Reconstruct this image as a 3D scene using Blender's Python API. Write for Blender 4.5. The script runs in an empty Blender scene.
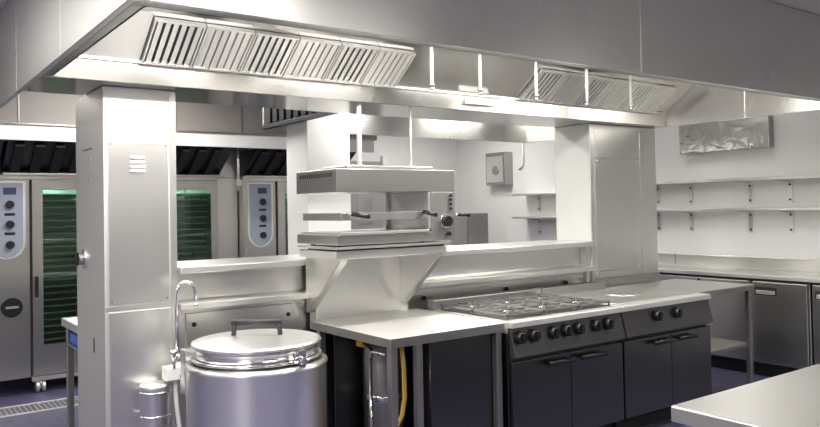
import bpy, bmesh, math, random
from mathutils import Vector, Matrix
random.seed(7)
S = bpy.context.scene
COL = S.collection
PI = math.pi

# ------------------------------------------------------------------ materials
def new_mat(name):
    m = bpy.data.materials.new(name); m.use_nodes = True
    nt = m.node_tree
    return m, nt, nt.nodes['Principled BSDF']

def steel(name, col=(.74, .73, .70), r0=.26, r1=.35, axis=0, var=.014, scale=1.0, aniso=.55, radial=False):
    """brushed stainless steel: fine stretched grain in roughness and a faint tone drift"""
    m, nt, b = new_mat(name)
    N, L = nt.nodes.new, nt.links.new
    tc = N('ShaderNodeTexCoord'); mp = N('ShaderNodeMapping')
    sc = [28 * scale] * 3; sc[axis] = 1.2
    mp.inputs['Scale'].default_value = sc
    L(tc.outputs['Object'], mp.inputs['Vector'])
    no = N('ShaderNodeTexNoise'); no.inputs['Scale'].default_value = 1.0; no.inputs['Detail'].default_value = 2
    L(mp.outputs['Vector'], no.inputs['Vector'])
    big = N('ShaderNodeTexNoise'); big.inputs['Scale'].default_value = 1.3; big.inputs['Detail'].default_value = 3
    L(tc.outputs['Object'], big.inputs['Vector'])
    mix = N('ShaderNodeMath'); mix.operation = 'MULTIPLY_ADD'; mix.inputs[1].default_value = .0
    L(no.outputs['Fac'], mix.inputs[0]); L(big.outputs['Fac'], mix.inputs[2])
    mr = N('ShaderNodeMapRange'); mr.inputs['From Min'].default_value = .1; mr.inputs['From Max'].default_value = .9
    mr.inputs['To Min'].default_value = r0; mr.inputs['To Max'].default_value = r1
    L(mix.outputs[0], mr.inputs['Value']); L(mr.outputs['Result'], b.inputs['Roughness'])
    cr = N('ShaderNodeMixRGB')
    cr.inputs['Color1'].default_value = (*[c * (1 - var) for c in col], 1)
    cr.inputs['Color2'].default_value = (*[min(1, c * (1 + var)) for c in col], 1)
    L(no.outputs['Fac'], cr.inputs['Fac']); L(cr.outputs['Color'], b.inputs['Base Color'])
    b.inputs['Metallic'].default_value = 1
    # the grain stretches reflections across the brushing direction
    b.inputs['Anisotropic'].default_value = aniso
    b.inputs['Anisotropic Rotation'].default_value = .25
    if radial:
        tg = N('ShaderNodeTangent'); tg.direction_type = 'RADIAL'; tg.axis = 'Z'
        L(tg.outputs['Tangent'], b.inputs['Tangent'])
    else:
        cv = N('ShaderNodeCombineXYZ')
        t = [.07, .09, .05]; t[axis] = 1
        for k_ in range(3): cv.inputs[k_].default_value = t[k_]
        L(cv.outputs['Vector'], b.inputs['Tangent'])
    return m

def paint(name, col, rough=.5, var=.03, scale=6, metallic=0, spec=.5):
    m, nt, b = new_mat(name)
    N, L = nt.nodes.new, nt.links.new
    tc = N('ShaderNodeTexCoord'); no = N('ShaderNodeTexNoise'); no.inputs['Scale'].default_value = scale
    no.inputs['Detail'].default_value = 4
    L(tc.outputs['Object'], no.inputs['Vector'])
    cr = N('ShaderNodeMixRGB')
    cr.inputs['Color1'].default_value = (*[c * (1 - var) for c in col], 1)
    cr.inputs['Color2'].default_value = (*[min(1, c * (1 + var)) for c in col], 1)
    L(no.outputs['Fac'], cr.inputs['Fac']); L(cr.outputs['Color'], b.inputs['Base Color'])
    b.inputs['Roughness'].default_value = rough; b.inputs['Metallic'].default_value = metallic
    b.inputs['Specular IOR Level'].default_value = spec
    return m

def emit(name, col, strength):
    m, nt, b = new_mat(name)
    b.inputs['Base Color'].default_value = (*col, 1)
    b.inputs['Emission Color'].default_value = (*col, 1)
    b.inputs['Emission Strength'].default_value = strength
    return m

M = {}
M['steel'] = steel('brushed_steel')
M['steel_v'] = steel('brushed_steel_vertical', axis=2)
M['steel_y'] = steel('brushed_steel_cross', axis=1)
M['worktop'] = steel('worktop_steel', col=(.82, .81, .78), r0=.30, r1=.42)
M['fascia'] = steel('canopy_steel', col=(.74, .73, .70), r0=.24, r1=.32)
M['polished'] = steel('polished_steel', col=(.82, .81, .79), r0=.16, r1=.26, axis=2, var=.03)
M['pan_steel'] = steel('pan_steel', col=(.88, .87, .85), r0=.32, r1=.36, axis=2, var=.02, aniso=.9, radial=True)
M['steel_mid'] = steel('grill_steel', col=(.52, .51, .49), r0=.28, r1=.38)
M['chrome'] = paint('chrome', (.85, .85, .86), .08, .01, metallic=1)
M['plenum'] = steel('plenum_steel', col=(.52, .51, .49), r0=.15, r1=.20, aniso=.4)
M['column'] = steel('satin_column_steel', col=(.80, .79, .76), r0=.36, r1=.40, axis=2, aniso=.25)
M['fascia_satin'] = steel('canopy_satin_steel', col=(.74, .73, .70), r0=.42, r1=.46, aniso=.3)
M['satin'] = steel('satin_worktop_steel', col=(.84, .83, .80), r0=.44, r1=.52, aniso=.3)
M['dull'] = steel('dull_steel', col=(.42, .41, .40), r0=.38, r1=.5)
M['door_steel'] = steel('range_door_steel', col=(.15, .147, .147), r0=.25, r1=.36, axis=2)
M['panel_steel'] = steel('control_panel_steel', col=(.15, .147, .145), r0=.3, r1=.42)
M['black'] = paint('black_plastic', (.012, .012, .013), .35)
M['rubber'] = paint('black_rubber', (.015, .015, .015), .7)
M['dark'] = paint('dark_void', (.02, .02, .02), .8)
M['iron'] = paint('cast_iron', (.035, .034, .033), .55, .2, 30)
M['hob_dark'] = steel('hob_tray_steel', col=(.22, .215, .21), r0=.35, r1=.5)
M['grate'] = paint('enamelled_grate', (.16, .155, .15), .4, .2, 30, spec=.6)
M['filter_dark'] = steel('oven_filter_steel', col=(.10, .10, .105), r0=.35, r1=.5, axis=2)
M['white'] = paint('white_paint', (.82, .82, .80), .55, .015)
M['white_dim'] = paint('pale_grey_paint', (.58, .58, .565), .5, .015)
M['white_plastic'] = paint('white_plastic', (.85, .85, .83), .35, .01)
M['wall'] = paint('white_wall_paint', (.80, .80, .785), .5, .015, 3)
M['wall_grey'] = paint('grey_wall_paint', (.42, .42, .41), .6, .03, 3)
M['ceil'] = paint('ceiling_paint', (.68, .67, .66), .7, .03, 3)
M['bulk'] = paint('bulkhead_panel', (.24, .225, .21), .45, .05, 2, spec=.4)
M['handle_grey'] = paint('dark_grey_handle', (.03, .03, .03), .5)
M['yellow'] = paint('yellow_hose', (.75, .48, .05), .45)
M['blue'] = paint('blue_plastic', (.05, .14, .62), .4)
M['cpanel'] = paint('control_membrane', (.33, .36, .44), .35)
M['oven_steel'] = steel('oven_steel', col=(.56, .55, .53), r0=.24, r1=.34, axis=2, var=.02, aniso=.3)
M['greydoor'] = paint('grey_door_paint', (.33, .33, .33), .5)

def floor_mat():
    m, nt, b = new_mat('blue_safety_floor')
    N, L = nt.nodes.new, nt.links.new
    tc = N('ShaderNodeTexCoord')
    br = N('ShaderNodeTexBrick'); br.inputs['Scale'].default_value = 1.0
    br.offset = 0
    br.inputs['Color1'].default_value = (.097, .091, .170, 1); br.inputs['Color2'].default_value = (.105, .098, .182, 1)
    br.inputs['Mortar'].default_value = (.08, .076, .13, 1)
    br.inputs['Mortar Size'].default_value = .006; br.inputs['Brick Width'].default_value = .3; br.inputs['Row Height'].default_value = .3
    L(tc.outputs['Object'], br.inputs['Vector'])
    L(br.outputs['Color'], b.inputs['Base Color'])
    no = N('ShaderNodeTexNoise'); no.inputs['Scale'].default_value = 9
    L(tc.outputs['Object'], no.inputs['Vector'])
    mr = N('ShaderNodeMapRange'); mr.inputs['To Min'].default_value = .25; mr.inputs['To Max'].default_value = .5
    L(no.outputs['Fac'], mr.inputs['Value']); L(mr.outputs['Result'], b.inputs['Roughness'])
    return m
M['floor'] = floor_mat()

def glass_mat():
    m, nt, b = new_mat('green_oven_glass')
    N, L = nt.nodes.new, nt.links.new
    out = nt.nodes['Material Output']
    tr = N('ShaderNodeBsdfTransparent'); tr.inputs['Color'].default_value = (.74, .85, .77, 1)
    gl = N('ShaderNodeBsdfGlossy'); gl.inputs['Color'].default_value = (.75, .95, .85, 1); gl.inputs['Roughness'].default_value = .04
    fr = N('ShaderNodeFresnel'); fr.inputs['IOR'].default_value = 1.7
    mx = N('ShaderNodeMixShader')
    L(fr.outputs['Fac'], mx.inputs['Fac']); L(tr.outputs['BSDF'], mx.inputs[1]); L(gl.outputs['BSDF'], mx.inputs[2])
    L(mx.outputs['Shader'], out.inputs['Surface'])
    return m
M['glass'] = glass_mat()
M['tube'] = emit('lamp_diffuser', (1.0, .97, .90), 6.0)
M['ovenlamp'] = emit('oven_lamp', (.62, 1.0, .85), 22.0)
M['fk_steel'] = steel('wavy_polished_steel', col=(.78, .77, .76), r0=.12, r1=.2, axis=1)
_nt = M['fk_steel'].node_tree; _b = _nt.nodes['Principled BSDF']
_tc = _nt.nodes.new('ShaderNodeTexCoord'); _n = _nt.nodes.new('ShaderNodeTexNoise'); _n.inputs['Scale'].default_value = 7
_bp = _nt.nodes.new('ShaderNodeBump'); _bp.inputs['Strength'].default_value = .35; _bp.inputs['Distance'].default_value = .03
_nt.links.new(_tc.outputs['Object'], _n.inputs['Vector']); _nt.links.new(_n.outputs['Fac'], _bp.inputs['Height']); _nt.links.new(_bp.outputs['Normal'], _b.inputs['Normal'])
M['lcd'] = emit('oven_display', (.03, .05, .10), .1)

# ------------------------------------------------------------------ mesh builder
class MB:
    def __init__(self): self.bm = bmesh.new()
    def box(self, x0, x1, y0, y1, z0, z1):
        p = [(x, y, z) for z in (z0, z1) for y in (y0, y1) for x in (x0, x1)]
        v = [self.bm.verts.new(q) for q in p]
        for f in ((0, 2, 3, 1), (4, 5, 7, 6), (0, 1, 5, 4), (2, 6, 7, 3), (0, 4, 6, 2), (1, 3, 7, 5)):
            self.bm.faces.new([v[i] for i in f])
        return self
    def prism(self, pts, a0, a1, axis=0):
        """closed outline pts extruded along an axis: axis 0 -> pts are (y,z), 1 -> (x,z), 2 -> (x,y)"""
        def P(p, a):
            return ((a, p[0], p[1]), (p[0], a, p[1]), (p[0], p[1], a))[axis]
        A = [self.bm.verts.new(P(p, a0)) for p in pts]; B = [self.bm.verts.new(P(p, a1)) for p in pts]
        n = len(pts)
        for i in range(n):
            self.bm.faces.new((A[i], A[(i + 1) % n], B[(i + 1) % n], B[i]))
        self.bm.faces.new(A); self.bm.faces.new(B[::-1])
        return self
    def quadbox(self, o, u, v, n):
        """parallelepiped from corner o and three edge vectors"""
        o, u, v, n = map(Vector, (o, u, v, n))
        p = [o, o + u, o + v, o + u + v]; p += [q + n for q in p]
        w = [self.bm.verts.new(q) for q in p]
        for f in ((0, 2, 3, 1), (4, 5, 7, 6), (0, 1, 5, 4), (2, 6, 7, 3), (0, 4, 6, 2), (1, 3, 7, 5)):
            self.bm.faces.new([w[i] for i in f])
        return self
    def cyl(self, p0, p1, r, seg=24, r1=None):
        p0, p1 = Vector(p0), Vector(p1); d = p1 - p0
        q = d.to_track_quat('Z', 'Y').to_matrix()
        r1 = r if r1 is None else r1
        A, B = [], []
        for i in range(seg):
            a = 2 * PI * i / seg; e = q @ Vector((math.cos(a), math.sin(a), 0))
            A.append(self.bm.verts.new(p0 + e * r)); B.append(self.bm.verts.new(p1 + e * r1))
        for i in range(seg):
            f = self.bm.faces.new((A[i], A[(i + 1) % seg], B[(i + 1) % seg], B[i])); f.smooth = True
        self.bm.faces.new(A[::-1]); self.bm.faces.new(B)
        return self
    def lathe(self, prof, c, seg=64):
        """profile (r,z) turned about the vertical through c"""
        rings = []
        for r, z in prof:
            if r < 1e-5: rings.append([self.bm.verts.new((c[0], c[1], c[2] + z))]); continue
            rings.append([self.bm.verts.new((c[0] + r * math.cos(2 * PI * i / seg), c[1] + r * math.sin(2 * PI * i / seg), c[2] + z)) for i in range(seg)])
        for A, B in zip(rings[:-1], rings[1:]):
            for i in range(seg):
                j = (i + 1) % seg
                if len(A) == 1: f = (A[0], B[j], B[i])
                elif len(B) == 1: f = (A[i], A[j], B[0])
                else: f = (A[i], A[j], B[j], B[i])
                self.bm.faces.new(f).smooth = True
        return self
    def tube(self, pts, r, seg=12):
        pts = [Vector(p) for p in pts]; n = len(pts); rings = []
        t0 = (pts[1] - pts[0]).normalized()
        ref = Vector((0, 0, 1)) if abs(t0.z) < .9 else Vector((1, 0, 0))
        nrm = t0.cross(ref).normalized()
        for i, p in enumerate(pts):
            t = (pts[min(i + 1, n - 1)] - pts[max(i - 1, 0)]).normalized()
            nrm = (nrm - t * nrm.dot(t)).normalized(); b = t.cross(nrm)
            rings.append([self.bm.verts.new(p + (nrm * math.cos(2 * PI * k / seg) + b * math.sin(2 * PI * k / seg)) * r) for k in range(seg)])
        for A, B in zip(rings[:-1], rings[1:]):
            for k in range(seg):
                self.bm.faces.new((A[k], A[(k + 1) % seg], B[(k + 1) % seg], B[k])).smooth = True
        self.bm.faces.new(rings[0][::-1]); self.bm.faces.new(rings[-1])
        return self
    def build(self, name, mat, parent=None, bevel=0.0, loc=None, seg=2):
        bmesh.ops.recalc_face_normals(self.bm, faces=self.bm.faces)
        off = Vector((0, 0, 0))
        if parent is not None:
            q = parent
            while q is not None: off += q.location; q = q.parent
        elif loc is not None: off = Vector(loc)
        bmesh.ops.translate(self.bm, vec=-off, verts=self.bm.verts)
        me = bpy.data.meshes.new(name); self.bm.to_mesh(me); self.bm.free()
        me.materials.append(mat if not isinstance(mat, str) else M[mat])
        o = bpy.data.objects.new(name, me); COL.objects.link(o)
        if parent is not None: o.parent = parent
        elif loc is not None: o.location = loc
        if bevel:
            b = o.modifiers.new('bevel', 'BEVEL'); b.width = bevel; b.segments = seg
            b.limit_method = 'ANGLE'; b.angle_limit = math.radians(40)
        return o

def bx(name, mat, parent, x0, x1, y0, y1, z0, z1, bevel=.003):
    return MB().box(x0, x1, y0, y1, z0, z1).build(name, mat, parent, bevel)

def tag(o, label, cat, group=None):
    o['label'] = label; o['category'] = cat
    if group: o['group'] = group
    return o
def thing(name, loc, label, cat, group=None):
    o = bpy.data.objects.new(name, None); COL.objects.link(o); o.location = loc
    o.empty_display_size = .05
    return tag(o, label, cat, group)
def struct(o): o['kind'] = 'structure'; return o
def copy_tree(o, parent=None):
    c = o.copy(); COL.objects.link(c)
    if parent is not None: c.parent = parent
    for ch in list(o.children): copy_tree(ch, c)
    return c

def arc(c, r, a0, a1, n, plane):
    """points on an arc; plane gives the two axis vectors"""
    u, v = map(Vector, plane); c = Vector(c)
    return [c + u * (r * math.cos(a0 + (a1 - a0) * i / n)) + v * (r * math.sin(a0 + (a1 - a0) * i / n)) for i in range(n + 1)]

# ------------------------------------------------------------------ the room
RX, BY, CZ = 6.95, 8.35, 2.785
LX, FY = -3.2, -3.4
struct(bx('floor', 'floor', None, LX - .1, RX + .1, FY - .1, BY + .1, -.1, 0, 0))
struct(bx('ceiling', 'ceil', None, LX - .1, RX + .1, FY - .1, BY + .1, CZ, CZ + .1, 0))
struct(bx('wall_right', 'wall', None, RX, RX + .1, FY, BY, 0, CZ, 0))
struct(bx('wall_left', 'wall', None, LX - .1, LX, FY, BY, 0, CZ, 0))
struct(bx('wall_front', 'wall_grey', None, LX, RX, FY - .1, FY, 0, CZ, 0))
struct(bx('wall_back', 'wall', None, LX, RX, BY, BY + .1, 0, CZ, 0))
struct(bx('baseboard_right', 'dark', None, RX - .02, RX - .001, 5.3, BY, 0, .1, .002))
# door in the back wall, glimpsed past the white pillar
d = bx('door_1', 'greydoor', None, 5.02, 5.62, BY - .045, BY - .002, .005, 2.18, .003); struct(d)
dv = bx('door_frame', 'white', d, 5.62, 5.70, BY - .06, BY - .002, .0, 2.26, .003)
bx('vision_pane', 'dull', d, 5.22, 5.46, BY - .052, BY - .044, 1.35, 1.95, .003)
# bulkhead above the oven line
bk = bx('trim_bulkhead', 'bulk', None, LX, 4.62, 6.92, BY - .002, 2.312, CZ - .002, .002); struct(bk)
m = MB()
for x in (.3, 1.05, 1.72, 2.36, 3.02, 3.66, 4.3): m.box(x - .006, x + .006, 6.912, 6.92, 2.33, CZ - .02)
m.build('panel_seam', 'dull', bk)
# white pillar behind the pass
p1 = bx('wall_pillar', 'wall', None, 2.80, 3.19, 5.176, 5.53, 0, CZ - .003, .004); struct(p1)
# steel lined back wall behind the ovens
struct(bx('trim_cladding', 'steel_v', None, .2, 4.4, 8.26, BY - .002, 0, 2.30, 0))

# floor drain in front of the ovens
dr = thing('drain_grate', (.9, 6.68, 0), 'long steel floor drain grating set in the blue floor before the ovens', 'drain')
MB().box(-1.2, 3.4, 6.53, 6.56, .001, .008).box(-1.2, 3.4, 6.82, 6.85, .001, .008).build('frame', 'worktop', dr, .001)
m = MB()
x = -1.19
while x < 3.39:
    m.box(x, x + .014, 6.56, 6.82, .001, .006); x += .036
m.build('grating', 'dull', dr)

# ------------------------------------------------------------------ the canopy hood
HX0, HX1, HY0, HY1, HZ = .675, 5.72, 2.38, 5.70, 2.22
RL = 2.67                      # left end of the rear half
hood = thing('canopy_hood', (3.2, 4.0, HZ), 'large stainless steel extraction canopy hanging over the cooking line', 'extraction hood')
T = .025
TOP = CZ - .006
def fascia(name, pts):
    m = MB()
    for b_ in pts: m.box(*b_)
    return m.build(name, 'fascia' if name != 'left_fascia' else 'fascia_satin', hood, .002)
fascia('front_fascia', [(HX0, HX1, HY0, HY0 + T, HZ, TOP)])
fascia('left_fascia', [(HX0, HX0 + T, HY0 + T, 5.4, HZ, TOP)])
m = MB().box(RL, RL + T, 4.50, HY1 - T, HZ, TOP).box(RL - .02, RL + T, 4.50, HY1 - T, HZ, HZ + .03)
m.build('end_panel', 'filter_dark', hood, .002)  # dark steel puts this outer face's dark reflection into its colour
for k in range(9):
    y = 4.56 + k * .12
    bx('end_baffle', 'rubber', hood, RL - .016, RL, y, y + .06, HZ + .04, TOP - .1, .003)
fascia('right_fascia', [(HX1 - T, HX1, HY0 + T, HY1 - T, HZ, TOP)])
fascia('rear_fascia', [(RL, HX1, HY1 - T, HY1, HZ, TOP)])
# drip channel returned along the bottom of the fascia
m = MB()
w = .07
m.box(HX0 + T, HX1 - T, HY0 + T, HY0 + w, HZ, HZ + .012).box(HX0 + T, HX1 - T, HY0 + w - .012, HY0 + w, HZ, HZ + .035)
m.box(HX0 + T, HX0 + w, HY0 + w, 3.94, HZ, HZ + .012).box(HX0 + w - .012, HX0 + w, HY0 + w, 3.94, HZ, HZ + .035)
m.build('drip_channel', 'steel_mid', hood, .002)
# seams: narrow joint strips
for b_ in ((3.222, 3.232, HY0 - .004, HY0, HZ + .004, TOP), (HX0 - .0015, HX0, 3.398, 3.410, HZ + .004, TOP),
           (HX0 - .0015, HX0, 4.51, 4.52, HZ + .004, TOP), (HX1 - T - .006, HX1 - T, 3.235, 3.275, HZ + .004, TOP - .26)):
    MB().box(*b_).build('joint_strip', 'fascia_satin' if b_[0] < 1 else 'fascia', hood, 0)
m = MB()
m.cyl((HX0 - .004, 4.52, 2.43), (HX0, 4.52, 2.43), .011, 12)
m.build('rivet', 'dull', hood)
# roof of the hood
m = MB()
m.box(HX0 + T, HX1 - T, HY0 + T, 3.80, 2.60, 2.62).box(RL + T, HX1 - T, 4.78, HY1 - T, 2.60, 2.62)
m.build('roof_panel', 'worktop', hood, 0)
# the filter plenum: flat bottom, rim and sloped front
PF, PB = 3.95, 4.48           # front and back of the plenum bottom
prof = [(PF, HZ), (PF, 2.335), (3.945, 2.345), (3.69, 2.535), (3.60, 2.598), (PB + .28, 2.598), (PB + .02, 2.345), (PB, 2.335), (PB, HZ)]
MB().prism(prof, HX0 + T + .001, HX1 - T - .007).build('filter_plenum', 'plenum', hood, .003)
m = MB()
m.box(HX0 + .09, HX1 - .09, PF - .012, PF, 2.326, 2.342)
m.build('rim_lip', 'worktop', hood, .002)
# luminaires recessed in the hood roof
LAMPS = ((.80, 1.85, 3.30, 24), (2.1, 3.0, 3.30, 22), (3.3, 4.2, 3.30, 13), (4.85, 5.55, 2.75, 16), (3.1, 4.1, 5.0, 17), (4.6, 5.4, 5.3, 9))
for (x0, x1, yy, p) in LAMPS:
    f = MB().box(x0, x1, yy - .09, yy + .09, 2.572, 2.599).build('luminaire', 'white_plastic', hood, .003)
    MB().box(x0 + .02, x1 - .02, yy - .075, yy + .075, 2.566, 2.573).build('diffuser', 'tube', f, .002)

# baffle filters on the sloped plenum
V = Vector((0, 3.69 - 3.945, 2.535 - 2.345)); VL = V.length; V = V / VL
Nn = Vector((0, -V.z, V.y)); Nn = Nn if Nn.z < 0 else -Nn
def make_filter(open_):
    w = .262; root = bpy.data.objects.new('baffle_filter', None); COL.objects.link(root); root.empty_display_size = .05
    U = Vector((1, 0, 0)); h = VL - .02
    def P(a, b, c): return U * a + V * b + Nn * c
    m = MB()
    for (a, b, da, db) in ((0, 0, w, .014), (0, h - .014, w, .014), (0, .014, .010, h - .028), (w - .010, .014, .010, h - .028)):
        m.quadbox(P(a, b, .004), U * da, V * db, Nn * .026)
    m.build('frame', 'worktop', root, .0015)
    MB().quadbox(P(.01, .014, .005), U * (w - .02), V * (h - .028), Nn * .003).build('back_plate', 'dark' if open_ else 'dull', root)
    m = MB(); n = 6; pitch = (w - .02) / n
    for i in range(n):
        a = .010 + i * pitch + (.010 if open_ else .004)
        bw = pitch - (.014 if open_ else .008)
        m.quadbox(P(a, .014, .016), U * bw, V * (h - .028), Nn * .008)
        m.quadbox(P(a, .014, .008), U * .003, V * (h - .028), Nn * .010)
    m.build('baffles', 'worktop', root, .001)
    m = MB()
    for a in (.07, .18):
        pts = [P(a - .018, .03, .028), P(a - .018, .03, .045), P(a + .018, .03, .045), P(a + .018, .03, .028)]
        m.tube(pts, .003, 8)
    m.build('handle', 'chrome', root)
    return root
for (x0_, x1_) in ((HX0 + .10, 1.160),):
    MB().quadbox(Vector((x0_, 3.945, 2.345)), (x1_ - x0_, 0, 0), V * VL, Nn * .006).build('lit_slope_sheet', 'worktop', hood, .001)  # pale sheet over the bare slope, its lamplight put into the colour
fo, fc = make_filter(True), make_filter(False)
ordn = ['first', 'second', 'third', 'fourth', 'fifth', 'sixth']
used = set()
for bank, x0, desc in (('left', 1.165, 'bank left of the bare panel'), ('right', 3.875, 'bank right of the bare panel')):
    for i in range(6):
        src = fo if i % 2 == 0 else fc
        o = src if src.name not in used else copy_tree(src)
        used.add(src.name)
        o.location = (x0 + i * .268, 3.945, 2.345)
        look = 'dark slotted' if i % 2 == 0 else 'pale close-slatted'
        tag(o, f'{look} baffle filter, {ordn[i]} from left in the canopy {desc}', 'filter', f'baffle filters in the {bank} bank of the hood')

# fire suppression pipework inside the hood front
sp = thing('suppression_pipework', (4.0, 3.84, 2.5), 'white fire suppression pipe with five vertical drops inside the canopy', 'pipework')
MB().tube([(2.75, 3.62, 2.565), (5.2, 3.62, 2.565)], .010).build('header_pipe', 'white_plastic', sp)
for x in (2.83, 3.225, 3.735, 4.257, 4.76):
    dp = MB().tube([(x, 3.62, 2.565), (x, 3.62, 2.312)], .011).build('drop_pipe', 'white_plastic', sp)
    MB().cyl((x, 3.62, 2.312), (x, 3.62, 2.296), .017, 12).cyl((x, 3.62, 2.296), (x, 3.62, 2.27), .009, 12, .016).build('nozzle', 'chrome', dp)
sq = MB().prism([(3.9485, 2.300), (3.9485, 2.266), (3.905, 2.262)], 3.37, 3.64).build('sensor_plate', 'white_plastic', None, .002, loc=(3.5, 3.93, 2.28))
tag(sq, 'small flat white plate fixed to the canopy rim below the pipe drops', 'plate')

# ------------------------------------------------------------------ service columns
CY = 4.08
c1 = thing('service_column', (1.2, 4.4, 0), 'stainless steel service column with louvred door left of the boiling pan', 'column')
X0, X1 = 1.012, 1.388
bx('body', 'satin', c1, X0, X1, CY, 4.70, 0, HZ - .002, .004)
ap = bx('access_panel', 'column', c1, X0 + .022, X1 - .04, CY - .008, CY, 1.075, 1.93, .003)
m = MB()
for k in range(4):
    z = 1.765 + k * .024
    m.quadbox((1.145, CY - .0085, z), (.075, 0, 0), (0, -.010, .004), (0, .002, .013))
m.build('louvre', 'worktop', ap, .001)
m = MB()
for (x, z) in ((X0 + .035, 1.915), (X1 - .055, 1.915), (X0 + .035, 1.09), (X1 - .055, 1.09)): MB().cyl((x, CY - .011, z), (x, CY - .008, z), .006, 10).build('screw', 'dull', ap)
bx('access_panel', 'column', c1, X0 + .022, X1 - .04, CY - .008, CY, .05, 1.035, .003)
bx('seam_strip', 'column', c1, X0 + .001, X1, CY - .003, CY, 1.042, 1.066, .0006)
bx('corner_angle', 'column', c1, X1 - .03, X1 + .004, CY - .006, CY, .02, HZ - .01, .002)
sw = MB().cyl((X0 - .012, 4.50, 1.30), (X0, 4.50, 1.30), .055, 28).build('isolator_switch', 'polished', c1, .002)
MB().cyl((X0 - .035, 4.50, 1.30), (X0 - .012, 4.50, 1.30), .034, 24).build('knob', 'dull', sw, .002)
MB().box(X0 - .05, X0 - .034, 4.49, 4.51, 1.262, 1.338).build('lever', 'black', sw, .003)
m = MB()
for k in range(4): m.box(X0 - .003, X0, 4.36, 4.385, 1.73 + k * .04, 1.738 + k * .04)
m.box(X0 - .004, X0, 4.30, 4.52, 1.905, 1.913)
m.build('vent_slot', 'dull', c1)
m = MB(); m.box(X0 - .003, X0, 4.30, 4.312, .80, .88); m.build('key_slot', 'dark', c1)

c2 = thing('service_column', (5.25, 4.4, 0), 'wide stainless steel panelled service column at the right end of the cooking line', 'column')
X0, X1 = 4.822, 5.695
bx('body', 'white_dim', c2, X0, X1 - .03, CY + .012, 4.47, 0, HZ - .002, .003)
bx('front_cladding', 'steel', c2, X0, X1, CY, CY + .012, .0, HZ - .003, .003)
bx('side_cladding', 'steel_v', c2, X1 - .03, X1, CY + .012, 4.47, 0, HZ - .003, .003)
ap = bx('access_panel', 'steel', c2, X0 + .05, X1 - .24, CY - .006, CY, .96, 1.93, .002)
bx('access_panel', 'steel', c2, X0 + .05, X1 - .24, CY - .006, CY, 1.945, 2.18, .002)
m = MB()
for (x, z) in ((X0 + .09, 1.91), (X1 - .27, 1.91), (X0 + .09, 1.01), (X1 - .27, 1.01), (X1 - .27, 1.96), (X0 + .09, 1.96)):
    MB().cyl((x, CY - .010, z), (x, CY - .006, z), .009, 12).build('screw', 'chrome', ap)
for b_ in ((X0 + .042, X0 + .048, .95, 2.18), (X1 - .238, X1 - .232, .95, 2.18)):
    bx('panel_edge', 'polished', c2, b_[0], b_[1], CY - .009, CY, b_[2], b_[3], .001)
for z in (1.935, 1.0):
    bx('panel_edge', 'polished', c2, X0 + .05, X1 - .24, CY - .010, CY - .006, z, z + .008, .001)
bx('skirting', 'dull', c2, X0 + .02, X1, CY - .012, CY - .0065, .875, .945, .002)

# ------------------------------------------------------------------ the pass (half wall between the columns)
ps = thing('pass_counter', (3.0, 4.3, 0), 'low stainless steel pass wall with stepped ledges between the two service columns', 'counter')
a, b = 1.396, 4.816
bx('top_ledge', 'worktop', ps, a, 2.15, 4.03, 4.56, 1.215, 1.252, .004)
bx('top_ledge', 'worktop', ps, 2.15, 2.965, 4.112, 4.56, 1.215, 1.252, .004)
bx('top_ledge', 'worktop', ps, 2.965, b, 4.03, 4.56, 1.215, 1.252, .004)
MB().prism([(4.16, 1.215), (4.16, 1.06), (4.113, 1.048), (4.113, 1.018), (4.14, 1.012), (4.14, .0), (4.52, 0), (4.52, 1.215)], a, b).build('body', 'steel', ps, .004)
bx('lower_ledge', 'worktop', ps, a, 2.215, 4.03, 4.1125, 1.016, 1.05, .003)
bx('lower_ledge', 'worktop', ps, 2.965, b, 4.03, 4.1125, 1.016, 1.05, .003)
ap = bx('access_panel', 'steel', ps, 1.455, 2.13, 4.128, 4.14, .1, .985, .003)
m = MB()
for x in (1.50, 2.085):
    for z in (.92, .17): MB().cyl((x, 4.122, z), (x, 4.128, z), .013, 14).build('screw', 'dark', ap)
m = MB()
for z in (.955, .985): m.box(2.98, b, 4.132, 4.14, z, z + .006)
m.build('trim_strip', 'worktop', ps, .001)
bx('end_post', 'steel_v', ps, b - .05, b - .001, 4.10, 4.16, .88, 1.215, .003)
m = MB()
for x in (3.12, 3.9, 4.55): MB().cyl((x, 4.120, .93), (x, 4.14, .93), .016, 12).build('plug', 'black', ps)

# ------------------------------------------------------------------ prep table with bracket shelf and salamander
pt = thing('prep_table', (2.64, 3.66, 0), 'stainless steel prep table with open left end between boiling pan and range', 'table')
TZ = .87
bx('worktop', 'satin', pt, 2.222, 3.035, 3.235, 4.092, TZ - .052, TZ, .004)
bx('lip_shade', 'steel_mid', pt, 2.2205, 2.222, 3.237, 4.09, TZ - .050, TZ - .004, 0)  # darker facing on the same folded lip, its shade put into colour
bx('lip_shade', 'steel_mid', pt, 2.224, 3.033, 3.2335, 3.235, TZ - .050, TZ - .004, 0)
bx('upstand', 'worktop', pt, 2.222, 2.96, 4.092, 4.107, TZ - .05, 1.262, .003)
bx('end_upstand', 'worktop', pt, 2.222, 2.232, 4.03, 4.092, TZ, TZ + .08, .003)
for (x, y) in ((2.230, 3.245), (2.230, 4.0), (2.985, 3.255), (2.985, 3.955)):
    lg = bx('leg', 'dull', pt, x, x + .042, y, y + .042, .03, TZ - .052, .003)
    MB().cyl((x + .021, y + .021, 0), (x + .021, y + .021, .03), .018, 16).build('foot', 'rubber', lg)
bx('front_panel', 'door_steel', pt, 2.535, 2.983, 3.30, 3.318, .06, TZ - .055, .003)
bx('divider_post', 'dull', pt, 2.44, 2.48, 3.30, 3.34, .03, TZ - .055, .003)
bx('divider_panel', 'door_steel', pt, 2.72, 2.732, 3.32, 3.95, .06, TZ - .055, .002)
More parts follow.
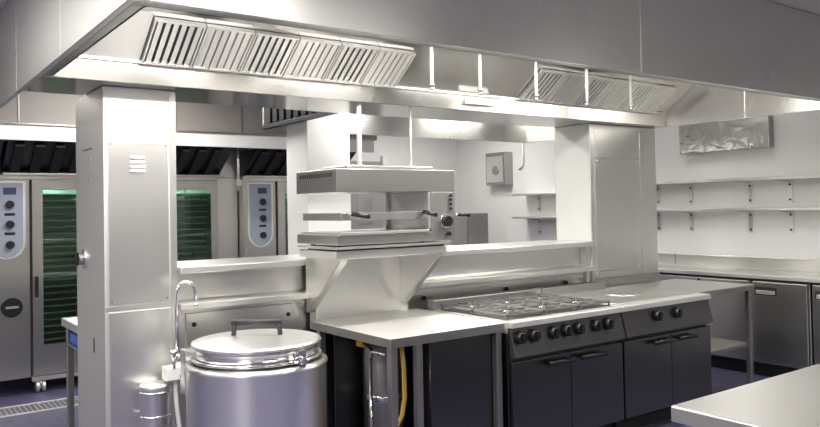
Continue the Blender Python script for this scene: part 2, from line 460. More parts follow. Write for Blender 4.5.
bx('rear_panel', 'door_steel', pt, 2.31, 2.98, 3.965, 3.975, .06, TZ - .055, .002)
# services under the table
tk = thing('steel_canister', (2.42, 3.72, 0), 'shiny steel canister standing under the prep table', 'canister')
MB().lathe([(0, .02), (.11, .02), (.12, .03), (.12, .70), (.112, .73), (.08, .745), (0, .75)], (2.55, 3.80, 0), 40).build('shell', 'dull', tk)
MB().lathe([(.119, .40), (.124, .405), (.124, .435), (.119, .44)], (2.55, 3.80, 0), 40).build('band', 'chrome', tk)
MB().lathe([(0, 0), (.07, 0), (.07, .02), (0, .02)], (2.55, 3.80, 0), 24).build('foot_ring', 'rubber', tk)
gv = thing('gas_pipe', (2.32, 3.52, .4), 'chrome gas pipe with yellow valve hanging under the prep table', 'pipe')
MB().tube([(2.33, 3.60, .05), (2.33, 3.60, .70)] + arc((2.33, 3.56, .70), .04, 0, PI / 2, 6, ((0, 1, 0), (0, 0, 1))) + [(2.33, 3.44, .742)], .012).build('pipe', 'chrome', gv)
bx('valve', 'yellow', gv, 2.315, 2.35, 3.66, 3.73, .752, .812, .008)
MB().tube([(2.33, 3.585, .752), (2.33, 3.67, .782)], .008).build('valve_link', 'black', gv)
hs = MB().tube([(2.372, 3.35, .80), (2.385, 3.35, .68), (2.388, 3.35, .52), (2.38, 3.365, .42), (2.362, 3.39, .36), (2.35, 3.45, .24), (2.345, 3.52, .16)], .0125).build('gas_hose', 'yellow', None, loc=(2.365, 3.36, .4))
tag(hs, 'yellow flexible gas hose hanging behind the front leg of the prep table', 'hose')

# bracket shelf carrying the salamander
bs = thing('bracket_shelf', (2.55, 3.85, 1.28), 'steel bracket shelf under the salamander grill on the pass wall', 'shelf')
bx('shelf_board', 'worktop', bs, 2.155, 2.955, 3.66, 4.108, 1.266, 1.312, .004)
bx('shelf_tray', 'steel', bs, 2.145, 2.99, 3.65, 4.108, 1.322, 1.336, .003)
bx('spacer', 'dark', bs, 2.17, 2.94, 3.67, 4.02, 1.312, 1.322, 0)
for x in (2.19, 2.90):
    g = MB().prism([(4.090, .93), (4.090, 1.266), (3.68, 1.266), (3.72, 1.23), (4.065, .93)], x, x + .004, 0).build('bracket', 'worktop', bs, .001)
    MB().quadbox((x - .004, 3.67, 1.250), (.045, 0, 0), (0, .395, -.325), (0, .010, .013)).build('brace_flange', 'steel', g, .002)

sg = thing('salamander_grill', (2.6, 3.9, 1.337), 'stainless steel salamander grill with black lever handles on the bracket shelf', 'grill')
SY, SB, SX0, SX1 = 3.665, 4.15, 2.165, 3.03
m = MB()
m.box(SX0, SX1, SY, SB, 1.65, 1.785)
m.build('heating_hood', 'steel_mid', sg, .004)
bx('flue_deck', 'steel_mid', sg, SX0 + .16, SX1 - .06, SY + .14, SB - .05, 1.785, 1.815, .006)
m = MB()
for k in range(17):
    y = SY + .05 + k * .0235
    m.box(SX0 - .002, SX0, y, y + .011, 1.738, 1.762)
m.build('vent_slot', 'dark', sg)
bx('base', 'steel_mid', sg, SX0, SX1 - .19, SY, SB, 1.345, 1.402, .004)
bx('drip_tray', 'worktop', sg, SX0 + .02, SX1 - .21, SY - .006, SB - .02, 1.402, 1.418, .003)
cb = bx('control_box', 'dull', sg, SX1 - .19, SX1, SY, SB, 1.345, 1.65, .004)
bx('rear_post', 'worktop', sg, SX1 - .222, SX1 - .192, SB - .03, SB, 1.418, 1.65, .003)
bx('side_liner', 'worktop', sg, SX1 - .192, SX1 - .1905, SY + .031, SB - .031, 1.42, 1.648, 0)
bx('inner_post', 'worktop', sg, SX1 - .212, SX1 - .192, SY + .002, SY + .03, 1.42, 1.649, .002)
rk = MB().box(SX0 + .03, SX1 - .215, SY + .003, SB - .04, 1.485, 1.495).box(SX0 + .03, SX1 - .215, SY - .004, SY + .006, 1.485, 1.53).box(SX0 + .022, SX0 + .032, SY - .004, SB - .04, 1.485, 1.53).build('grill_rack', 'steel', sg, .002)
MB().tube([(SX0 + .06, SY - .004, 1.525), (SX0 + .08, SY - .055, 1.52)], .006).build('rack_rod', 'chrome', rk)
MB().tube([(SX0 + .075, SY - .045, 1.523), (SX0 + .12, SY - .15, 1.506)], .013).build('handle', 'black', rk)
MB().tube([(SX1 - .25, SY - .004, 1.527), (SX1 - .23, SY - .10, 1.506)], .013).build('handle', 'black', rk)
MB().cyl((SX1 - .075, SY - .03, 1.465), (SX1 - .075, SY, 1.465), .034, 24).build('knob', 'black', cb, .003)
MB().cyl((SX1 - .075, SY - .008, 1.465), (SX1 - .075, SY - .001, 1.465), .045, 28).build('knob_ring', 'chrome', cb)
MB().cyl((SX1 - .06, SY - .02, 1.385), (SX1 - .06, SY, 1.385), .014, 16).build('knob', 'black', cb, .002)
for k in range(4): MB().cyl((SX1 - .035, SY - .008, 1.545 + k * .027), (SX1 - .035, SY, 1.545 + k * .027), .009, 14).build('button', 'black', cb)
MB().tube([(SX1, SY + .05, 1.51), (SX1 + .02, SY - .02, 1.505)], .007).build('lever_rod', 'chrome', cb)
MB().tube([(SX1 + .015, SY - .01, 1.505), (SX1 + .075, SY - .06, 1.50)], .012).build('lever', 'black', cb)
for (x, y) in ((SX0 + .03, SY + .03), (SX1 - .24, SY + .03), (SX0 + .03, 4.0), (SX1 - .24, 4.0)):
    MB().cyl((x, y, 1.336), (x, y, 1.346), .015, 12).build('foot', 'rubber', sg)
for nm, x, lb in (('conduit', 2.535, 'white conduit dropping from the canopy beside the white pillar to the salamander'), ('conduit', 2.94, 'thin grey conduit dropping from the canopy to the salamander, right of the white one')):
    t = MB().tube([(x, 4.0, HZ - .001), (x, 4.0, 1.818)], .0085 if x > 2.7 else .016).build('conduit', 'white_dim' if x < 2.7 else 'worktop', None, loc=(x, 4.0, 1.818))
    tag(t, lb, 'pipe')
    MB().cyl((x, 4.0, 1.8165), (x, 4.0, 1.83), .03, 16).build('gland', 'worktop', t)

# ------------------------------------------------------------------ cooking ranges
def knob(parent, x, z, y, r=.037):
    k = MB().cyl((x, y - .006, z), (x, y + .004, z), r * 1.12, 24).build('knob', 'black', parent)
    MB().cyl((x, y - .034, z), (x, y - .006, z), r * .86, 24, r * .98).box(x - .007, x + .007, y - .044, y - .034, z - r * .8, z + r * .8).build('grip', 'black', k, .002)
    return k
def range_unit(loc, label, x0, x1, knobs, doors, handles, burners):
    r = thing('cooking_range', loc, label, 'cooker')
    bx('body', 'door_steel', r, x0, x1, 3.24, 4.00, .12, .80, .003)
    bx('plinth', 'dark', r, x0 + .02, x1 - .02, 3.30, 3.96, 0, .12, .002)
    MB().prism([(3.195, .835), (3.20, .868), (3.21, .872), (4.0, .872), (4.0, .80), (3.24, .80), (3.235, .835)], x0, x1).build('hob_top', 'satin', r, .003)
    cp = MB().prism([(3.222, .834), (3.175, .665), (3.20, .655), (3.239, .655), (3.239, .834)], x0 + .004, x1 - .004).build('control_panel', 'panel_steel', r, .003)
    for x in knobs: knob(cp, x, .775, 3.205)
    for (a, b_), (h0, h1) in zip(doors, handles):
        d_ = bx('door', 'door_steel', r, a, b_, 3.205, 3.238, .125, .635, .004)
        MB().tube([(h0, 3.168, .596), (h1, 3.168, .596)], .014, 12).cyl((h0 + .03, 3.168, .596), (h0 + .03, 3.205, .596), .009, 10).cyl((h1 - .03, 3.168, .596), (h1 - .03, 3.205, .596), .009, 10).build('handle', 'black', d_)
    for (x, y) in ((x0 + .06, 3.32), (x1 - .06, 3.32), (x0 + .06, 3.92), (x1 - .06, 3.92)):
        pass
    fl = bx('flue_rail', 'dull', r, x0 + (.0 if burners else .0), (x1 if burners else x0 + .72), 3.935, 4.01, .872, .935, .006)
    m = MB()
    xe = (x1 if burners else x0 + .72)
    n = int((xe - x0 - .1) / .03)
    for k in range(n): m.box(x0 + .05 + k * .03, x0 + .068 + k * .03, 3.95, 3.985, .934, .9362)
    m.build('vent_slot', 'dark', fl)
    if burners:
        W = x1 - x0
        MB().box(x0 + .03, x1 - .03, 3.27, 3.915, .872, .875).build('spill_tray', 'hob_dark', r, .001)
        for i in range(3):
            for j in range(2):
                cx, cy = x0 + .03 + (W - .06) * (i + .5) / 3, 3.27 + .645 * (j + .5) / 2
                bu = MB().lathe([(.062, .875), (.062, .880), (.05, .886), (.05, .891), (.03, .893), (0, .893)], (cx, cy, 0), 32).build('burner', 'iron', r)
                MB().lathe([(.036, .893), (.036, .899), (.0, .901)], (cx, cy, 0), 24).build('burner_cap', 'polished', bu)
                hw, hd = (W - .06) / 6 - .004, .158
                g = MB()
                z0, z1 = .893, .905
                g.box(cx - hw, cx + hw, cy - hd, cy - hd + .012, z0, z1).box(cx - hw, cx + hw, cy + hd - .012, cy + hd, z0, z1)
                g.box(cx - hw, cx - hw + .012, cy - hd, cy + hd, z0, z1).box(cx + hw - .012, cx + hw, cy - hd, cy + hd, z0, z1)
                for q_ in (-.6, -.3, .3, .6):
                    g.box(cx - hw + .012, cx + hw - .012, cy + q_ * hd - .005, cy + q_ * hd + .005, z0, z1)
                for a_ in range(8):
                    t = a_ * PI / 4; ca, sa = math.cos(t), math.sin(t)
                    L_ = min(hw / abs(ca) if abs(ca) > .01 else 9, hd / abs(sa) if abs(sa) > .01 else 9) - .006
                    n_ = Vector((-sa, ca, 0)) * .010
                    g.quadbox(Vector((cx + ca * .05, cy + sa * .05, z0)) - n_ / 2, Vector((ca, sa, 0)) * (L_ - .05), n_, (0, 0, z1 - z0 + .004))
                for sx in (-1, 1):
                    for sy in (-1, 1): g.box(cx + sx * (hw - .008) - .006, cx + sx * (hw - .008) + .006, cy + sy * (hd - .008) - .006, cy + sy * (hd - .008) + .006, .875, z0)
                g.build('pan_support', 'grate', r, .002)
    return r
r1 = range_unit((3.56, 3.6, 0), 'six burner gas range with seven black knobs beside the prep table', 3.058, 4.072,
    [3.122, 3.236, 3.405, 3.522, 3.635, 3.80, 3.917], [(3.066, 3.560), (3.566, 4.066)], [(3.326, 3.555), (3.62, 3.86)], True)
r2 = range_unit((4.6, 3.6, 0), 'solid top range with two black knobs at the right of the burner range', 4.078, 5.092,
    [4.437, 4.67], [(4.086, 4.60), (4.606, 5.086)], [(4.363, 4.585), (4.64, 4.86)], False)
MB().box(4.12, 5.05, 3.30, 3.88, .872, .878).build('solid_plate', 'worktop', r2, .003)
m = MB(); m.lathe([(0, .878), (.12, .878), (.12, .8805), (0, .8805)], (4.58, 3.60, 0), 40); m.build('centre_ring', 'steel', r2)

# infill table right of the ranges
st = thing('side_table', (5.5, 3.7, 0), 'narrow stainless steel table with undershelf at the right end of the ranges', 'table')
bx('worktop', 'worktop', st, 5.098, 5.93, 3.33, 4.062, TZ - .045, TZ, .004)
bx('lip_shade', 'dull', st, 5.1, 5.928, 3.3285, 3.33, TZ - .043, TZ - .004, 0)  # duller steel facing paints in the shaded look of this lip
bx('undershelf', 'steel_mid', st, 5.13, 5.90, 3.37, 4.05, .36, .39, .003)
for (x, y) in ((5.115, 3.345), (5.115, 4.01), (5.875, 3.345), (5.875, 4.01)):
    lg = bx('leg', 'dull', st, x, x + .04, y, y + .04, .03, TZ - .045, .003)
    MB().cyl((x + .02, y + .02, 0), (x + .02, y + .02, .03), .017, 14).build('foot', 'rubber', lg)

# ------------------------------------------------------------------ boiling pan, tap, canister
KX, KY = 1.604, 3.524
kt = thing('boiling_pan', (KX, KY, 0), 'large round steel boiling pan with lid in front of the pass wall', 'boiling pan')
MB().lathe([(0, .10), (.335, .10), (.345, .115), (.345, .778), (.352, .785), (.352, .798), (.340, .808), (.318, .810), (.318, .79)], (KX, KY, 0), 96).build('drum', 'pan_steel', kt)
MB().lathe([(.300, .79), (.300, .872), (.306, .878), (.306, .888), (.29, .889)], (KX, KY, 0), 96).build('inner_rim', 'polished', kt)
MB().lathe([(.303, .818), (.318, .818), (.326, .828), (.318, .838), (.303, .834)], (KX, KY, 0), 96).build('gutter_ring', 'chrome', kt)
ld = MB().lathe([(.300, .889), (.318, .889), (.322, .896), (.318, .904), (.300, .909), (.24, .917), (.12, .925), (0, .927)], (KX, KY, 0), 96).build('lid', 'worktop', kt)
cyw = math.radians(36)
ux, uy = math.cos(cyw) , -math.sin(cyw)
def LP(a, z, b=0): return (KX + ux * a - uy * b * 0 + b * .59, KY + uy * a + b * .807, z)
hw_ = .118
m = MB()
for (a0, z0, a1, z1) in ((-hw_, .915, -hw_ + .006, .990), (hw_, .915, hw_ - .006, .990)):
    m.cyl(LP(a0, z0), LP(a1, z1), .012, 10)
m.cyl(LP(-hw_ - .008, .990), LP(hw_ + .008, .990), .0145, 12)
m.build('lid_handle', 'handle_grey', ld)
m = MB()
m.box(KX + .06, KX + .10, KY - .335, KY - .300, .80, .885).cyl((KX + .08, KY - .342, .82), (KX + .08, KY - .342, .86), .016, 14)
m.build('catch', 'chrome', kt, .003)
m = MB()
for a_ in (.6, 2.1, 3.7, 5.2): MB().cyl((KX + .27 * math.cos(a_), KY + .27 * math.sin(a_), 0), (KX + .27 * math.cos(a_), KY + .27 * math.sin(a_), .10), .02, 16).build('foot', 'dull', kt)
bp = bx('hinge_bracket', 'steel', kt, KX - .285, KX - .215, KY + .245, KY + .315, .62, .85, .006)

tp = thing('water_tap', (1.42, 4.0, .7), 'chrome swan neck water tap on a white block beside the steel column', 'tap')
TX, TY = 1.345, 3.96
bx('mounting_block', 'white_plastic', tp, 1.275, 1.402, 3.915, 4.0, .670, .740, .006)
bx('wall_arm', 'steel', tp, 1.33, 1.37, 4.0, 4.072, .68, .71, .003)
pts = [(TX, TY, .735), (TX, TY, 1.11)] + [Vector((TX + .052, TY, 1.11)) + Vector((-.052 * math.cos(t), 0, .068 * math.sin(t))) for t in [i * PI / 12 for i in range(1, 13)]] + [(TX + .106, TY, 1.055)]
MB().tube(pts, .0095, 12).build('spout', 'chrome', tp)
MB().cyl((TX, TY, .735), (TX, TY, .80), .018, 16).cyl((TX + .106, TY, 1.045), (TX + .106, TY, 1.06), .013, 14).build('collar', 'chrome', tp)
MB().cyl((TX - .03, TY - .035, .735), (TX - .03, TY - .035, .80), .013, 14).cyl((TX - .03, TY - .035, .80), (TX - .03, TY - .035, .83), .019, 14).build('valve', 'chrome', tp)
MB().cyl((TX + .012, TY - .046, .69), (TX + .012, TY - .06, .69), .014, 14).build('indicator', 'dark', tp)
MB().tube([(TX - .012, TY, .67), (TX - .008, TY, .55), (TX + .005, TY - .01, .42), (TX + .03, TY - .01, .30), (TX + .04, TY, .12)], .012).build('supply_hose', 'white_plastic', tp)

cn = thing('steel_canister', (1.235, 3.98, .45), 'small lidded steel canister hung on the front of the left service column', 'canister')
MB().lathe([(0, .445), (.070, .445), (.077, .455), (.077, .625), (.080, .628), (.080, .650), (.074, .658), (0, .661)], (1.235, 3.985, 0), 48).build('shell', 'worktop', cn)
MB().lathe([(.0775, .612), (.082, .615), (.082, .621), (.0775, .624)], (1.235, 3.985, 0), 48).lathe([(.0775, .490), (.081, .493), (.081, .498), (.0775, .501)], (1.235, 3.985, 0), 48).build('band', 'chrome', cn)
bx('hook_plate', 'steel', cn, 1.215, 1.255, 4.058, 4.0715, .50, .64, .002)

# ------------------------------------------------------------------ combi ovens and their canopy
OY, OB = 7.2, 8.05
def make_oven():
    r = bpy.data.objects.new('combi_oven', None); COL.objects.link(r); r.empty_display_size = .05
    r.location = (0, OY, 0)
    W = 1.03
    m = MB()      # hollow shell
    m.box(0, .37, OY + .02, OB, .15, 1.895).box(W - .05, W, OY + .02, OB, .15, 1.895).box(.37, W - .05, OY + .02, OB, 1.80, 1.895)
    m.box(.37, W - .05, OY + .02, OB, .15, .36).box(.37, W - .05, OB - .03, OB, .36, 1.80)
    m.build('body', 'oven_steel', r, .004)
    bx('header', 'worktop', r, 0, W, OY, OY + .02, 1.862, 1.897, .003)
    cp = bx('control_column', 'oven_steel', r, .003, .365, OY, OY + .02, .15, 1.855, .003)
    # control membrane with rounded foot
    x0, x1, z0, z1 = .07, .315, 1.19, 1.83
    pts = [(x1, z1), (x0, z1), (x0, z0 + .14)]
    cx, rr = (x0 + x1) / 2, (x1 - x0) / 2
    pts += [(cx - rr * math.cos(t), z0 + .14 - .14 * math.sin(t)) for t in [i * PI / 14 for i in range(1, 14)]] + [(x1, z0 + .14)]
    mem = MB().prism(pts, OY - .006, OY, 1).build('control_membrane', 'cpanel', cp, .002)
    pts2 = [(cx + (p[0] - cx) * 1.16, 1.51 + (p[1] - 1.51) * 1.045) for p in pts]
    MB().prism(pts2, OY - .003, OY + .001, 1).build('membrane_frame', 'worktop', cp, .002)
    m = MB()
    for z in (1.645, 1.475, 1.30): MB().cyl((cx + .02, OY - .03, z), (cx + .02, OY - .006, z), .034, 20).build('knob', 'black', cp, .003)
    MB().box(cx - .03, cx + .07, OY - .008, OY - .006, 1.73, 1.79).build('display', 'lcd', cp)
    m = MB()
    for z in (1.55, 1.385): MB().box(cx - .02, cx + .06, OY - .009, OY - .006, z, z + .022).build('label_strip', 'black', cp)
    MB().cyl((cx + .03, OY - .02, .765), (cx + .03, OY, .765), .085, 32).build('humidity_knob', 'black', cp, .004)
    MB().box(cx - .02, cx + .08, OY - .028, OY - .020, .755, .775).build('knob_grip', 'dull', cp, .002)
    dr_ = MB()
    dx0, dx1 = .385, W - .004
    gx0, gx1, gz0, gz1 = .468, .955, .42, 1.775
    dr_.box(dx0, gx0, OY - .012, OY + .03, .16, 1.857).box(gx1, dx1, OY - .012, OY + .03, .16, 1.857)
    dr_.box(gx0, gx1, OY - .012, OY + .03, gz1, 1.857).box(gx0, gx1, OY - .012, OY + .03, .16, gz0)
    dd = dr_.build('door', 'oven_steel', r, .0)
    bx('door_glass', 'glass', dd, gx0, gx1, OY - .006, OY + .004, gz0, gz1, 0)
    MB().box(.400, .425, OY - .055, OY - .03, .84, 1.02).box(.405, .42, OY - .03, OY - .012, .86, .88).box(.405, .42, OY - .03, OY - .012, .98, 1.0).build('handle', 'black', dd, .004)
    bx('door_gap', 'dark', r, .366, .384, OY + .002, OY + .02, .16, 1.857, 0)
    m = MB()
    for k in range(23):
        z = .44 + k * .0585
        m.box(.40, W - .08, OY + .09, OB - .05, z, z + .006).box(.40, W - .08, OY + .085, OY + .09, z, z + .012)
    m.build('tray_rack', 'dull', r, 0)
    bx('oven_lamp', 'ovenlamp', r, .42, W - .10, OY + .10, OY + .13, 1.785, 1.798, 0)
    m = MB()
    for x in (.08, W - .09):
        for y in (OY + .08, OB - .1): MB().cyl((x, y, 0), (x, y, .15), .02, 14).build('leg', 'worktop', r)
    bx('under_frame', 'steel', r, .38, W - .02, OY + .02, OY + .06, .105, .148, .003)
    for x in (.45, .93):
        w_ = MB().cyl((x - .038, OY + .06, .055), (x - .010, OY + .06, .055), .053, 20).cyl((x + .010, OY + .06, .055), (x + .038, OY + .06, .055), .053, 20).build('caster', 'worktop', r, .003)
        MB().box(x - .008, x + .008, OY + .03, OY + .09, .04, .105).build('fork', 'chrome', w_, .002)
    return r
ov = make_oven()
ovens = [ov]
ov.location.x = .805
tag(ov, 'tall combi oven at the far left, its control panel left of the louvred column', 'oven', 'combi ovens along the back wall')
o2 = copy_tree(ov); o2.location.x = 1.846; o2['label'] = 'tall combi oven seen just right of the louvred column, green glass door in view'
o3 = copy_tree(ov); o3.location.x = 3.145; o3['label'] = 'tall combi oven beside the white pillar, three knobs on its bluish control panel in view'

cn = thing('oven_canopy', (2.3, 7.0, 2.0), 'white fronted canopy with dark sloping filters above the ovens', 'extraction hood')
bx('fascia', 'white', cn, -1.2, 4.5, 6.80, 6.83, 2.165, 2.30, .004)
bx('roof', 'worktop', cn, -1.2, 4.5, 6.83, 8.25, 2.285, 2.30, .002)
bx('fascia_lip', 'dull', cn, -1.2, 4.5, 6.785, 6.80, 2.292, 2.306, .002)
bx('back_cladding', 'steel', cn, .3, 4.4, 7.30, 7.312, 1.90, 2.284, 0)
for (a, b_) in ((-.3, .93), (.96, 2.90), (3.15, 4.30)):
    MB().prism([(6.84, 2.165), (7.20, 1.93), (7.20, 1.915), (7.29, 1.915), (7.29, 2.165)], a, b_).build('filter_box', 'filter_dark', cn, .003)
    f = MB(); x = a + .05
    dv_ = Vector((0, .36, -.235))
    while x < b_ - .1:
        f.quadbox((x, 6.855, 2.143), (.075, 0, 0), dv_ * .92, (0, -.016, -.024)); x += .155
    f.build('baffles', 'rubber', cn, .004)
    bx('gutter', 'worktop', cn, a, b_, 7.14, 7.20, 1.897, 1.915, .003)
# conduit running up between the ovens
cd = MB().tube([(2.99, 6.95, 2.284), (2.99, 6.95, 1.75)], .014).build('conduit', 'worktop', None, loc=(2.99, 6.95, 2.0))
tag(cd, 'thin steel conduit hanging between the two oven canopy filters', 'pipe')
MB().box(2.96, 3.02, 6.93, 6.97, 1.80, 1.86).build('junction_box', 'worktop', cd, .004)
bx('wall_infill', 'steel_v', None, 2.885, 3.135, 7.32, 7.335, .05, 1.893, .002)
tag(bpy.data.objects['wall_infill'], 'plain steel infill panel filling the gap between two ovens', 'panel')

# small table behind the left column
lt = thing('small_table', (1.6, 5.05, 0), 'small stainless steel table behind the left service column', 'table')
bx('worktop', 'worktop', lt, 1.055, 2.3, 4.75, 5.36, TZ - .05, TZ, .004)
for (x, y) in ((1.075, 4.78), (1.075, 5.28), (2.24, 4.78), (2.24, 5.28)):
    lg = bx('leg', 'dull', lt, x, x + .04, y, y + .04, .03, TZ - .05, .003)
    MB().cyl((x + .02, y + .02, 0), (x + .02, y + .02, .03), .017, 14).build('foot', 'rubber', lg)
bx('undershelf', 'dull', lt, 1.075, 2.26, 4.79, 5.31, .70, .715, .002)
bb = bx('plastic_tub', 'blue', None, 1.085, 1.36, 4.98, 5.255, .716, .79, .012)
tag(bb, 'blue plastic tub tucked under the small table behind the column', 'tub')

# ------------------------------------------------------------------ right wall: counters, shelves, fixtures
FX = 6.41
ct = bx('worktop', 'worktop', None, FX - .03, RX - .02, 2.2, 5.3, .868, .905, .004)
tag(ct, 'long stainless steel worktop with upstand running along the right wall', 'worktop')
bx('upstand', 'steel', ct, RX - .035, RX - .002, 2.2, 5.3, .905, 1.02, .003)
bx('upstand_seam', 'dull', ct, RX - .038, RX - .035, 4.735, 4.75, .906, 1.02, 0)
bx('front_trim', 'rubber', ct, FX - .015, FX + .02, 2.2, 5.3, .852, .868, 0)
def fridge(y0, y1, label, handle=True, lock=False):
    f = thing('counter_fridge', (6.7, (y0 + y1) / 2, 0), label, 'fridge', 'undercounter fridge units on the right wall')
    bx('body', 'dull', f, FX + .025, RX - .03, y0, y1, .12, .85, .003)
    bx('plinth', 'dark', f, FX + .06, RX - .05, y0, y1, 0, .12, .002)
    d_ = bx('door', 'steel_v', f, FX - .01, FX + .024, y0 + .008, y1 - .008, .135, .845, .006)
    if handle:
        h = bx('handle', 'dark', d_, FX - .014, FX - .009, y1 - .23, y1 - .03, .728, .80, .004)
        bx('handle_grip', 'worktop', h, FX - .020, FX - .013, y1 - .215, y1 - .045, .735, .770, .003)
    if lock: MB().cyl((FX - .018, y1 - .48, .822), (FX - .009, y1 - .48, .822), .014, 14).build('lock', 'black', d_)
    return f
fridge(3.125, 3.622, 'counter fridge with recessed dark framed handle, just right of the side table leg')
fridge(3.628, 4.62, 'counter fridge with small black lock, partly behind the side table', False, True)
fridge(2.5, 3.10, 'counter fridge at the right edge, cut by the island worktop', True, False)

def wall_shelf(y0, y1, z, brs, label, group, down=.21):
    s = thing('wall_shelf', (6.83, (y0 + y1) / 2, z), label, 'shelf', group)
    bx('shelf_board', 'worktop', s, 6.68, RX - .004, y0, y1, z - .028, z, .004)
    for y in brs:
        b_ = MB().box(RX - .016, RX - .003, y - .022, y + .022, z - .028 - down, z - .029).build('bracket', 'worktop', s, .002)
        MB().prism([(RX - .016, z - .03), (6.74, z - .03), (6.74, z - .036), (RX - .016, z - .055)], y - .003, y + .003, 1).build('gusset', 'steel', b_)
        m = MB()
        for zz in (z - .07, z - down): MB().cyl((RX - .020, y, zz), (RX - .016, y, zz), .010, 12).build('screw', 'dark', b_)
    return s
br = [3.523, 3.91, 4.555, 4.948, 3.05]
wall_shelf(1.6, 5.25, 1.775, br, 'upper long steel wall shelf on the right wall above the worktop', 'shelves on the right wall')
wall_shelf(1.6, 5.25, 1.495, br, 'lower long steel wall shelf on the right wall above the worktop', 'shelves on the right wall')
wall_shelf(5.9, 6.95, 1.71, [6.72], 'upper short wall shelf seen above the pass beside the control box', 'short shelves beyond the pass', .2)
wall_shelf(5.9, 6.95, 1.42, [6.72], 'lower short wall shelf seen above the pass beside the control box', 'short shelves beyond the pass', .2)

fk = thing('insect_killer', (6.85, 4.05, 2.06), 'wide polished steel insect killer unit mounted high on the right wall', 'insect killer')
bx('housing', 'dull', fk, 6.868, RX - .0005, 3.668, 4.62, 2.06, 2.36, .003)
bx('front_cover', 'fk_steel', fk, 6.856, 6.868, 3.668, 4.62, 2.06, 2.36, .004)
bx('badge', 'worktop', fk, 6.852, 6.857, 3.92, 4.0, 2.24, 2.27, .002)

eb = thing('control_box', (6.88, 7.5, 1.82), 'grey wall mounted control box high on the wall beyond the pass', 'electrical box')
bx('housing', 'dull', eb, 6.81, RX - .0005, 7.19, 7.57, 1.835, 2.27, .006)
bx('cover', 'steel', eb, 6.795, 6.81, 7.22, 7.54, 1.87, 2.22, .004)
MB().cyl((6.785, 7.36, 2.03), (6.796, 7.36, 2.03), .06, 24).build('dial', 'dull', eb)
cc = MB().tube([(6.9385, 6.98, 2.70), (6.9385, 6.98, 2.10), (6.9385, 7.0, 2.06), (6.9385, 7.06, 2.03)], .011).build('conduit', 'worktop', None, loc=(6.93, 6.98, 2.2))
tag(cc, 'short bent conduit on the wall right of the grey control box', 'pipe')
MB().cyl((6.933, 6.98, 2.70), (6.933, 6.98, 2.784), .016, 12).build('ceiling_collar', 'worktop', cc)
gc = thing('steel_cabinet', (6.3, 7.5, 0), 'grey steel cabinet standing beyond the pass right of the salamander', 'cabinet')
bx('body', 'dull', gc, 6.18, 6.52, 7.22, 7.58, .08, 1.47, .005)
bx('door', 'steel_v', gc, 6.165, 6.18, 7.24, 7.56, .10, 1.45, .004)
bx('plinth', 'dark', gc, 6.20, 6.50, 7.24, 7.56, 0, .08, .002)

# ------------------------------------------------------------------ island worktop, bottom right
il = thing('island_table', (3.3, .85, 0), 'stainless steel island table in the near right corner with bare top', 'table')
bx('worktop', 'steel', il, 2.195, 4.9, .15, 1.54, TZ - .055, TZ, .006)
bx('lip_shade', 'dull', il, 2.1935, 2.195, .155, 1.535, TZ - .052, TZ - .006, 0)  # lip's darker side put into colour by a duller steel facing
bx('undershelf', 'dull', il, 2.32, 4.78, .25, 1.44, .22, .25, .003)
for (x, y) in ((2.26, .22), (2.26, 1.43), (4.8, .22), (4.8, 1.43)):
    lg = bx('leg', 'steel_v', il, x, x + .045, y, y + .045, .03, TZ - .055, .003)
    MB().cyl((x + .022, y + .022, 0), (x + .022, y + .022, .03), .018, 14).build('foot', 'rubber', lg)

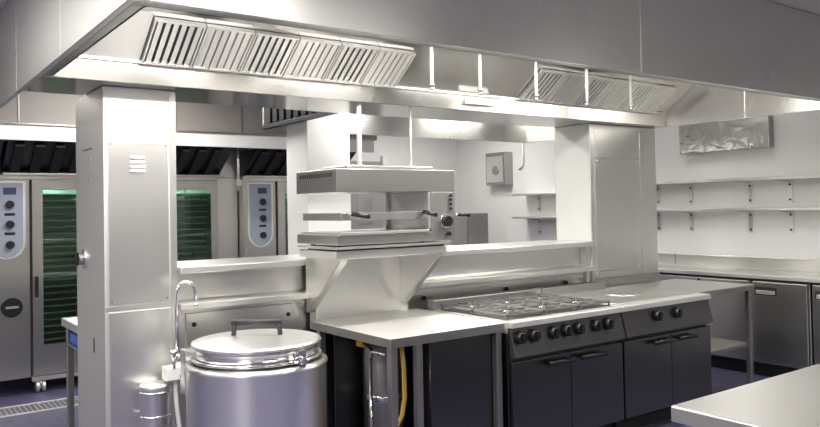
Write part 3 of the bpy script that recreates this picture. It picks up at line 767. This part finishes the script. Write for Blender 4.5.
# ------------------------------------------------------------------ camera
f_px, cy_px = 749.25, 192.49
yaw, pit, roll = math.radians(36.174), math.radians(-1.2), math.radians(-1.0633)
c, s = math.cos(yaw), math.sin(yaw)
Mw = Matrix(((c, -s, 0), (0, 0, -1), (s, c, 0)))
cp, sp_ = math.cos(pit), math.sin(pit); cr, sr = math.cos(roll), math.sin(roll)
R = Matrix(((cr, -sr, 0), (sr, cr, 0), (0, 0, 1))) @ Matrix(((1, 0, 0), (0, cp, -sp_), (0, sp_, cp))) @ Mw
right, down, fwd = (Vector(R[i]) for i in range(3))
cm = Matrix((right, -down, -fwd)).transposed().to_4x4()
cam = bpy.data.cameras.new('camera'); co = bpy.data.objects.new('camera', cam); COL.objects.link(co)
cm.translation = Vector((0, 0, 1.55)); co.matrix_world = cm
cam.sensor_fit = 'HORIZONTAL'; cam.sensor_width = 36; cam.lens = f_px / 820 * 36
cam.shift_y = -(213.5 - cy_px) / 820 ; cam.clip_start = .05
S.camera = co

# ------------------------------------------------------------------ lights
def area(name, loc, sx, sy, power, rot=(0, 0, 0), col=(1, .97, .92)):
    l = bpy.data.lights.new(name, 'AREA'); l.shape = 'RECTANGLE'; l.size = sx; l.size_y = sy; l.energy = power; l.color = col
    o = bpy.data.objects.new(name, l); COL.objects.link(o); o.location = loc; o.rotation_euler = rot
    return o
K = 1.0
area('unseen_ceiling_light', (1.6, .5, 2.77), 1.2, .3, 17 * K)
area('unseen_ceiling_light', (3.4, -1.0, 2.77), 1.2, .6, 26 * K)
area('unseen_ceiling_light', (-.6, -1.6, 2.77), 1.2, .6, 12 * K)
area('unseen_ceiling_light', (-.35, 1.9, 2.77), .25, 1.2, 45 * K)  # added out of view to streak and brighten the boiling pan
area('unseen_ceiling_light', (-1.8, .4, 2.77), .6, 1.2, 35 * K)
area('unseen_ceiling_light', (-.45, 4.1, 2.77), .5, 2.6, 30 * K)  # added out of view to brighten the left fascia and column side
area('unseen_ceiling_light', (6.3, 4.2, 2.77), .3, 1.8, 4 * K)
area('unseen_ceiling_light', (6.2, -1.2, 2.77), .6, 1.2, 9 * K)
area('unseen_ceiling_light', (5.6, 7.0, 2.77), 1.2, .6, 26 * K)
area('unseen_ceiling_light', (1.8, 6.1, 2.77), 1.2, .6, 34 * K)
for (x0, x1, yy, p) in LAMPS:
    area('canopy_light', ((x0 + x1) / 2, yy, 2.563), x1 - x0 - .05, .14, p * K)
w = bpy.data.worlds.new('world'); S.world = w; w.use_nodes = True
w.node_tree.nodes['Background'].inputs['Color'].default_value = (.8, .85, 1, 1)
w.node_tree.nodes['Background'].inputs['Strength'].default_value = .1
S.view_settings.view_transform = 'Standard'; S.view_settings.look = 'None'
S.view_settings.exposure = 0.45; S.view_settings.gamma = 1
S.view_settings.use_curve_mapping = False
S.cycles.use_denoising = True
